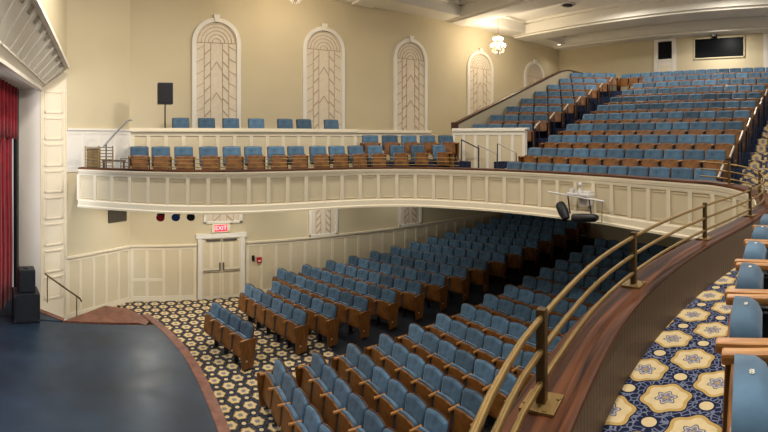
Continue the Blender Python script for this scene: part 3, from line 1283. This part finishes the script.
# ------------------------------------------------------------------ chandeliers
def chandelier(loc, label, power):
    root = thing('chandelier', label, 'chandelier', loc, 0, 'crystal chandeliers')
    mb = MB()
    mb.tube([(0, 0, 1.0), (0, 0, CEIL + .57 - loc[2])], .012)
    mb.build('chain', M['brass'], root)
    mb = MB()
    mb.lathe((0, 0, 0), [(0, .0), (.05, .03), (.03, .1), (.07, .2), (.03, .35), (.05, .55), (.02, .7), (.05, .85), (0, 1.02)], 12)
    mb.build('column', M['brass'], root)
    for ring, (rr, z, n_) in enumerate(((.30, .24, 8), (.19, .52, 6))):
        for k in range(n_):
            a = 2 * PI * k / n_ + ring * .3
            ca, sa = math.cos(a), math.sin(a)
            mb = MB()
            mb.tube([(0, 0, z), (rr * .5 * ca, rr * .5 * sa, z - .08), (rr * ca, rr * sa, z + .02), (rr * ca, rr * sa, z + .08)], .012, 6)
            mb.lathe((rr * ca, rr * sa, z + .08), [(.0, 0), (.04, .01), (.02, .03)], 8)
            arm = mb.build('arm', M['brass'], root)
            mb = MB()
            mb.lathe((rr * ca, rr * sa, z + .1), [(.012, 0), (.03, .05), (.022, .1), (0, .14)], 8)
            mb.build('bulb', M['bulb'], arm)
    mb = MB()
    for k in range(26):
        a = 2 * PI * k / 13
        rr = .26 if k < 13 else .14
        z = .14 if k < 13 else .02
        mb.lathe((rr * math.cos(a), rr * math.sin(a), z), [(0, -.06), (.022, 0), (0, .06)], 5)
        b = Vector((rr * math.cos(a), rr * math.sin(a), z + .06))
        mb.tube([b, Vector((.03 * math.cos(a), .03 * math.sin(a), .9 if k < 13 else .4))], .006, 4)
    mb.build('crystals', M['crystal'], root)
    lamp('chandelier_glow', 'POINT', (loc[0], loc[1], loc[2] + .55), power, (1, .86, .66), .35)
    return root


chandelier((14.62, 13.75, ZC + 3.72), 'lit crystal chandelier hanging near the fourth arched panel', 190)
chandelier((5.0, 13.0, ZC + 4.2), 'lit chandelier partly cut off at the top edge', 200)

# ------------------------------------------------------------------ seats
SEATW, SEATH = .50, .85


def arch_outline(w_, h_, r_=.05, crown=.03, n_=6):
    """rounded rectangle with a gently arched top, counter-clockwise about its centre"""
    pts = []
    for (cx, cz, a0) in ((w_ / 2 - r_, -h_ / 2 + r_, -90), (w_ / 2 - r_, h_ / 2 - r_ - crown, 0)):
        for k in range(n_ // 2 + 1):
            a = R(a0 + 90 * k / (n_ // 2))
            pts.append((cx + r_ * math.cos(a), cz + r_ * math.sin(a)))
    for k in range(1, 5):
        t = 1 - 2 * k / 5
        pts.append((t * (w_ / 2 - r_), h_ / 2 - crown * (t * t)))
    for (cx, cz, a0) in ((-w_ / 2 + r_, h_ / 2 - r_ - crown, 90), (-w_ / 2 + r_, -h_ / 2 + r_, 180)):
        for k in range(n_ // 2 + 1):
            a = R(a0 + 90 * k / (n_ // 2))
            pts.append((cx + r_ * math.cos(a), cz + r_ * math.sin(a)))
    return pts


def make_seat(pitch, ends=None, badge=False, hz=1.0):
    """folding theatre seat facing local -x, seat tipped up; ends: None, 'l', 'r' adds a panel at the +y / -y end"""
    root = thing('theatre_seat', 'blue folding theatre seat', 'theatre seat')
    kids = []
    crown = .008 if hz < 1.1 else .03
    lean = 3 if ends == 'n' else 9
    pt = .35 if ends == 'n' else 1.0
    w_ = pitch - .035 - (.06 if ends == 'n' else 0)
    tilt = Matrix.Translation((.06, 0, .60)) @ Matrix.Rotation(R(13), 4, 'Y')
    sh = MB().pillow(arch_outline(w_ + .015, .50, .03, crown), [(.05, .02), (.045, .004), (.02, 0), (.0, 0), (-.004, .004)], tilt)
    shell = sh.build('backrest', M['rimwood'], root)
    cu_ = MB().pillow(arch_outline(w_ - .006, .468, .03, crown), [(.0, 0), (-.03, .0), (-.055, .012), (-.066, .04)], tilt @ Matrix.Translation((0, 0, .002)))
    cush = cu_.build('back_cushion', M['blue'], shell)
    st = Matrix.Translation((-.185, 0, .425)) @ Matrix.Rotation(R(lean), 4, 'Y')
    if ends == 'u':
        st = Matrix.Translation((-.16, 0, .40)) @ Matrix.Rotation(R(-88), 4, 'Y') @ Matrix.Rotation(PI, 4, 'Z') @ Matrix.Translation((-.05, 0, 0))
    pan = MB().pillow(arch_outline(w_ - .03, .40, .04, .012), [(.012, .004), (.0, 0), (-.012 * pt, .004), (-.018 * pt, .02)], st).build('seat_pan', M['seatwood'], root)
    sc = MB().pillow(arch_outline(w_ - .04, .41, .05, .012), [(.012, 0), (.07, 0), (.1, .012), (.118, .035)], st @ Matrix.Translation((-.012 * (1 - pt), 0, .022))).build('seat_cushion', M['blue'], pan)
    kids += [shell, pan]
    KIDS[shell.name] = [cush]
    KIDS[pan.name] = [sc]
    if badge:
        bd = MB()
        ring = lambda cy, cz, rr: bd.tube([st @ Vector((.05 + rr * math.cos(2 * PI * k / 10), cy + .7 * rr * math.sin(2 * PI * k / 10), cz)) for k in range(11)], .0014, 5)
        ring(.006, .228, .006)
        ring(-.005, .228, .006)
        bo = bd.build('emblem', M['white'], pan)
        KIDS[pan.name].append(bo)
    sides = [-1, 1] if ends in ('l', 'n') else [-1]
    arm_in = .034 if ends == 'n' else 0.0
    arm_z = .605 if ends == 'n' else .58
    for sd in sides:
        y = sd * (pitch / 2 - arm_in)
        if ends == 'u':
            for lx_ in (-.3, .06):
                for ly_ in (-.2, .2):
                    kids.append(MB().box((lx_, ly_, .19), (.035, .035, .38), bev=.004).build('leg', M['darksteel'], root))
            break
        ar = MB().box((-.145 if ends != 'n' else -.105, y, arm_z), (.25 if ends != 'n' else .21, .05, .034 if ends != 'n' else .026), bev=.01 if ends != 'n' else .008).build('armrest', M['armwood'], root)
        lg = MB()
        lg.box((-.08, y, .29), (.12, .028, .55))
        lg.box((-.04, y, .012), (.30, .05, .024), bev=.008)
        leg = lg.build('leg', M['black'], root)
        kids += [ar, leg]
    if ends in ('l', 'r'):
        for sd in ((1,) if ends == 'l' else (-1,)):
            y = sd * (pitch / 2 + .032)
            ep = MB()
            ep.extrude([(-.26, y - .012, .05), (.06, y - .012, .05), (.16, y - .012, .60), (-.33, y - .012, .60)], (0, .024, 0))
            e = ep.build('end_panel', M['seatwood'], root)
            li = MB().box((-.14, y + sd * .016, .2), (.05, .012, .03)).build('aisle_light', M['steel'], e)
            KIDS[e.name] = [li]
            kids.append(e)
    KIDS[root.name] = kids
    return root


SPECS = []


def seat(pitch, ends, x, y, z, rz, label, group, badge=False, hz=1.0, vis=1.0):
    SPECS.append((pitch, ends, x, y, z, rz, label, group, badge, hz, vis))


def place_seats(limit=300):
    proto = {}
    rank = sorted(SPECS, key=lambda q: -q[10] / (q[2] ** 2 + q[3] ** 2 + (ZC - q[4] - .6) ** 2))
    rest = MB()
    mats = []
    for n_, (pitch, ends, x, y, z, rz, label, group, badge, hz, vis) in enumerate(rank):
        key = (pitch, ends, badge, hz)
        if key not in proto:
            r = make_seat(pitch, ends, badge, hz)
            if hz != 1.0:
                for ob in KIDS[r.name] + [g for c in KIDS[r.name] for g in KIDS.get(c.name, ())]:
                    ob.data.transform(Matrix.Scale(hz, 4, (0, 0, 1)))
            proto[key] = r
            r['group'] = group
            r['label'] = label
            r.location = (x, y, z)
            r.rotation_euler = (0, 0, rz)
            continue
        if n_ < limit:
            dup(proto[key], (x, y, z), rz, label, group)
        else:
            mt = Matrix.Translation((x, y, z)) @ Matrix.Rotation(rz, 4, 'Z')
            r = proto[key]
            for ob in KIDS[r.name] + [g for c in KIDS[r.name] for g in KIDS.get(c.name, ())]:
                me = ob.data
                if me.materials[0] not in mats:
                    mats.append(me.materials[0])
                rest._add([mt @ v.co for v in me.vertices], [tuple(p.vertices) for p in me.polygons], mats.index(me.materials[0]), True)
    if rest.v:
        o = rest.build('theatre_seats', mats)
        tag(o, 'small far blue folding seats in the last rows, farthest from the viewer', 'theatre seats', None, 'stuff')
    print('SEATS', len(SPECS))


# floor block beside the wall
HZ = 1.25
for k in range(15):
    TH = R(16.5)
    if k == 0:
        lx, ly, ns_, pf = 3.63, 13.64, 6, .50
    elif k == 1:
        lx, ly, ns_, pf = 4.50, 13.62, 6, .50
    else:
        lx, ly, ns_, pf = 5.08 + .925 * (k - 2), 14.8, 8, .535
    dx, dy = math.sin(TH), -math.cos(TH)
    for s in range(ns_):
        x = lx + dx * pf * (s + .5)
        y = ly + dy * pf * (s + .5)
        q = ns_ - 1 - s
        seat(pf, 'r' if q == 0 else None, x - .12, y, rise(x), TH,
             'blue folding seat, %s from the aisle, %s full row of floor block by the wall' % (ORD[q], ORD[k]), 'seats of the floor block by the wall',
             hz=HZ, vis=1.0 if k < 8 else .55)
# short front row of four
TH4 = R(19.8)
for s in range(4):
    x = 2.30 + math.sin(TH4) * .487 * (s + .5)
    y = 12.3 - math.cos(TH4) * .487 * (s + .5)
    seat(.487, 'r' if s == 3 else None, x - .1, y, 0, TH4,
         'blue folding seat, %s from the door in the short front row of four' % ORD[s], 'short front row of four seats', hz=HZ)
# centre floor block
PCN = .565
for j in range(0, 15):
    x = 2.95 + .84 * j
    ns_ = 8 if j < 2 else (6 if j < 9 else 5)
    for s in range(ns_):
        y = 8.85 - PCN * (s + .5)
        seat(PCN, 'l' if s == 0 else None, x - .06, y, rise(x), 0,
             'blue folding seat, %s from the aisle, %s row of centre floor block' % (ORD[s], ORD[j]), 'seats of the centre floor block',
             hz=HZ, vis=1.0 if j < 10 else .5)

# rear balcony, centre block
PR = .515
for i in range(NROW):
    ns_ = 11
    y0 = 8.2
    if i == NROW - 1:
        ns_, y0 = 14, 8.2 + 3 * PR
    if i == 0:
        ns_, y0 = 11, 8.15
    for s in range(ns_):
        y = y0 - PR * (s + .5)
        xo = 0
        if i == 0:
            xo = 0
        seat(PR, 'l' if s == 0 else ('r' if s == ns_ - 1 else None), rowx(i) + xo, y, rowz(i), 0,
             'blue folding seat, %s from the left %s, %s row of balcony centre block' % (ORD[s], 'aisle' if i < NROW - 1 else 'end', ORD[i]), 'seats of the balcony centre block')
# rear balcony, left block behind the panelled wall
TL = R(36)
for k in range(8):
    lx, ly = 10.85 + .87 * k, 11.45
    z = ZC + .50 + .355 * k - SEATH
    for s in range(4):
        x = lx + math.sin(TL) * .53 * (s + .5)
        y = ly - math.cos(TL) * .53 * (s + .5)
        seat(.53, 'r' if s == 3 else None, x, y, z, TL,
             'blue folding seat, %s from sloping parapet, %s row of balcony left block' % (ORD[s], ORD[k]), 'seats of the balcony left block')
    mbk = MB()
    a = Vector((lx - .4, ly + .15))
    d_ = Vector((math.sin(TL), -math.cos(TL)))
    n_ = Vector((math.cos(TL), math.sin(TL)))
    if k == 0:
        RISERS = MB()
    RISERS.prism([a, a + d_ * 2.5, a + d_ * 2.5 + n_ * .9, a + n_ * .9], z - .5, z)
struct('floor_left_block', RISERS, M['step'])

# side balcony
PS = .535
SIDE = [139.6, 161, 184, 209, 232.5, 254, 277, 297, 319, 338, 357, 376, 398, 418.6, 440]
for s, px in enumerate(SIDE):
    t = math.tan((px - 130) / F)
    y = 11.0 - .012 * s
    lip = min(KP[:mid], key=lambda q: abs(q[0] - y * t))
    y = max(y, lip[1] + .66)
    seat(.485, 'l' if s == 0 else ('r' if s == 14 else None), y * t, y, ZB, R(90 - .4 * s),
         'blue folding seat, %s from the stage end, front row of side balcony' % ORD[s], 'front row of the side balcony')
for s in range(5):
    x = 7.12 + .6 * s
    seat(PS, 'l' if s == 0 else ('r' if s == 4 else None), x, 12.05 - .2 * s, ZB + .3, R(70),
         'blue folding seat, %s from the left, second row of side balcony' % ORD[s], 'second row of the side balcony')
UP = [181, 207, 231.5, 257, 286, 305, 332.5]
for s, px in enumerate(UP):
    a = (px - 130) / F
    y = 13.15
    seat(PS, 'u', y * math.tan(a), y, ZC - .24, R(90),
         'blue seat top showing above the panelled parapet, %s from the pole speaker' % ORD[s], 'seats behind the box parapet')

# near seats beside the camera
NEAR = [(1.10, .29), (1.555, .40), (2.01, .475), (2.47, .535), (2.93, .575), (3.39, .60)]
for s, (x, y) in enumerate(NEAR):
    th = R(-78 - 2.5 * s)
    seat(.465, 'n', x - .008 + .2 * math.cos(th), y + .2 * math.sin(th), ZN, th,
         'large near blue seat beside the carpeted aisle, %s from the bottom edge' % ORD[s], 'near balcony seats', True, hz=1.285)
place_seats()

# ------------------------------------------------------------------ brass rail on the near and far ledge
root = thing('balcony_rail', 'three-bar brass rail on square posts along the near ledge', 'railing', (0, 0, 0))
ctr = [off(p, -.095) for p in KP]
near_i = [i for i in range(mid, n)]
zr = [.328, .205, .085]
ii = [i for i in near_i if KP[i][1] < 2.45 and KP[i][0] > -.6]
for z in zr:
    mb = MB()
    mb.tube([(ctr[i][0], ctr[i][1], ZL + KP[i][5] + z) for i in ii[::2]], .0125, 10)
    mb.build('rail', M['brass'], root)
for xv in (.15, 1.31, 2.75, 4.29, 5.56, 6.7, 7.22):
    i = min(ii, key=lambda q: abs(ctr[q][0] - xv))
    p = KP[i]
    ang = math.atan2(p[3], p[2])
    mb = MB()
    zp = ZL + KP[i][5]
    mb.box((ctr[i][0], ctr[i][1], zp + .18), (.036, .036, .36), rz=ang, bev=.003)
    post = mb.build('post', M['bronze'], root)
    mb = MB()
    mb.box((ctr[i][0], ctr[i][1], zp + .006), (.135, .135, .012), rz=ang, bev=.002)
    for sx in (-1, 1):
        for sy in (-1, 1):
            mb.box((ctr[i][0] + .045 * sx, ctr[i][1] + .045 * sy, zp + .013), (.012, .012, .006))
    mb.build('base_plate', M['brass'], post)

root = thing('balcony_rail', 'thin three-bar rail along the side balcony ledge across the hall', 'railing', (0, 0, 0))
ii = [i for i in range(0, mid) if KP[i][0] > -.3 and KP[i][1] > 8.2]
for z in (ZL + .24, ZL + .15, ZL + .06):
    mb = MB()
    mb.tube([(ctr[i][0], ctr[i][1], z) for i in ii[::2]], .009, 6)
    mb.build('rail', M['brass'], root)
for i in ii[::14]:
    mb = MB()
    mb.box((ctr[i][0], ctr[i][1], ZL + .125), (.022, .022, .25))
    mb.build('post', M['brass'], root)

# tall guard rail at the stage end of the side balcony
root = thing('guard_rail', 'tall barred guard rail at the stage end of side balcony', 'railing', (0, 0, 0))
g0, g1 = Vector((-1.12, 11.25)), Vector((-.42, 11.0))
for k in range(7):
    z = ZL + .06 + .075 * k
    MB().tube([(g0.x, g0.y, z), (g1.x, g1.y, z)], .011, 6).build('bar', M['brass'], root)
for t in (0, .5, 1):
    q = g0.lerp(g1, t)
    MB().box((q.x, q.y, ZL + .27), (.03, .03, .56)).build('post', M['brass'], root)
root = thing('equipment_case', 'brown mesh-fronted case standing behind the barred guard rail', 'case', (-.95, 11.75, ZB))
MB().box((0, 0, .38), (.34, .34, .76), bev=.01).build('body', M['mesh'], root)
MB().box((0, 0, .77), (.36, .36, .02)).build('lid', M['darkwood'], root)
root = thing('low_table', 'low dark wooden table left of the side balcony front row', 'table', (-.42, 11.75, ZB))
MB().box((0, 0, .46), (.62, .4, .03), bev=.005).build('tabletop', M['darkwood'], root)
for sx in (-1, 1):
    for sy in (-1, 1):
        MB().box((sx * .26, sy * .15, .225), (.04, .04, .45)).build('leg', M['darkwood'], root)
root = thing('slanted_handrail', 'pale handrail slanting up to the side box', 'handrail', (0, 0, 0))
MB().tube([(-.78, 13.2, ZC - .25), (-.1, 13.2, ZC + .5), (.06, 13.2, ZC + .54)], .028, 8).build('rail', M['grey'], root)
MB().tube([(-.7, 13.2, ZC - .16), (-.7, 13.2, ZB)], .02, 8).build('post', M['darksteel'], root)


# short sloped aisle handrails
def aisle_rail(x, y, z, label, group, rz=0.0):
    root = thing('aisle_handrail', label, 'handrail', (x, y, z), rz, group)
    MB().bar((-.2, 0, .68), (.2, 0, .92), .04, .045, bev=.008).build('rail', M['steel'], root)
    for q in (-.16, .16):
        MB().box((q, 0, .39 + q * .3), (.03, .03, .78 + q * .6)).build('post', M['darksteel'], root)


for i in range(0, NROW):
    aisle_rail(rowx(i) - .1, 2.36, rowz(i), 'short sloped pale handrail at right aisle end of balcony row, %s from the ledge' % ORD[i], 'right aisle handrails')
for k in range(7):
    x = 10.85 + .87 * k + math.sin(TL) * 2.3
    aisle_rail(x - .05, 11.45 - math.cos(TL) * 2.3, ZC - .35 + .355 * k,
               'short sloped pale handrail beside balcony left block, %s from the bottom' % ORD[k], 'left aisle handrails', R(10))
# stair rails where the side balcony steps down to the rear
for i, (x, y, lab) in enumerate([(9.98, 10.62, 'dark stair rail between side seats and panelled wall'),
                                 (9.6, 9.45, 'pale-topped stair rail in front of the panelled wall'),
                                 (9.95, 9.0, 'short pale-topped rail at the aisle foot by the panelled wall')]):
    root = thing('stair_rail', lab, 'handrail', (x, y, ZB - .1), R(-45))
    h0 = (.9, .75, .8)[i]
    MB().tube([(-.3, 0, h0 + .2), (.3, 0, h0 - .1)], .02, 8).build('rail', M['darksteel'] if i == 0 else M['steel'], root)
    for q in (-.28, .28):
        MB().box((q, 0, (h0 + .05 - q * .5) / 2), (.03, .03, h0 + .05 - q * .5)).build('post', M['darksteel'], root)

# ------------------------------------------------------------------ stage light bracket on the balcony front
p = min(KP[:mid + 80], key=lambda q: abs(math.atan2(q[0], q[1]) - (590 - 130) / F) + (10 if q[0] < 5 else 0))
bx, by = off(p, .12)
ang = math.atan2(-p[0], p[1]) if False else math.atan2(p[3], p[2])
root = thing('lighting_bar', 'white lighting bracket with lamps hung on the balcony front', 'lighting bracket', (bx, by, ZL - .50), ang + R(90))
MB().tube([(-.82, -.25, .10), (.62, -.25, .02)], .02, 8).build('bar', M['lamphead'], root)
mb = MB()
mb.box((-.02, -.16, .1), (.56, .22, .05), bev=.015)
mb.box((-.22, -.18, .15), (.08, .1, .1), bev=.01)
mb.box((.16, -.18, .14), (.14, .1, .06), bev=.01)
mb.box((-.02, .02, .0), (.2, .2, .3), bev=.01)
mb.build('bracket', M['lamphead'], root)
mb = MB()
mb.lathe((-.02, -.18, .12), [(.06, 0), (.07, .03), (.03, .08), (.02, .14), (.05, .16), (.05, .21), (0, .23)], 12)
mb.build('camera_dome', M['lamphead'], root)
for q in (-.28, .26):
    MB().tube([(q, -.25, .06), (q + .06, -.25, -.3)], .016, 6).build('clamp', M['darksteel'], root)
mb = MB()
mb.tube([(-.48, -.26, -.14), (-.36, -.29, -.28), (-.27, -.31, -.40)], [.1, .11, .08], 14)
lampa = mb.build('lamp_head', M['black'], root)
mb = MB()
mb.tube([(-.495, -.255, -.125), (-.485, -.258, -.135)], .085, 14)
mb.build('lens', M['blackglass'], lampa)
mb = MB()
mb.tube([(-.1, -.3, -.36), (.1, -.3, -.345), (.42, -.3, -.31), (.5, -.3, -.30)], [.075, .085, .08, .05], 14)
mb.build('lamp_head', M['black'], root)
MB().tube([(.58, -.25, .02), (.56, -.24, -.4), (.42, -.2, -.42)], .006, 5).build('cable', M['darksteel'], root)
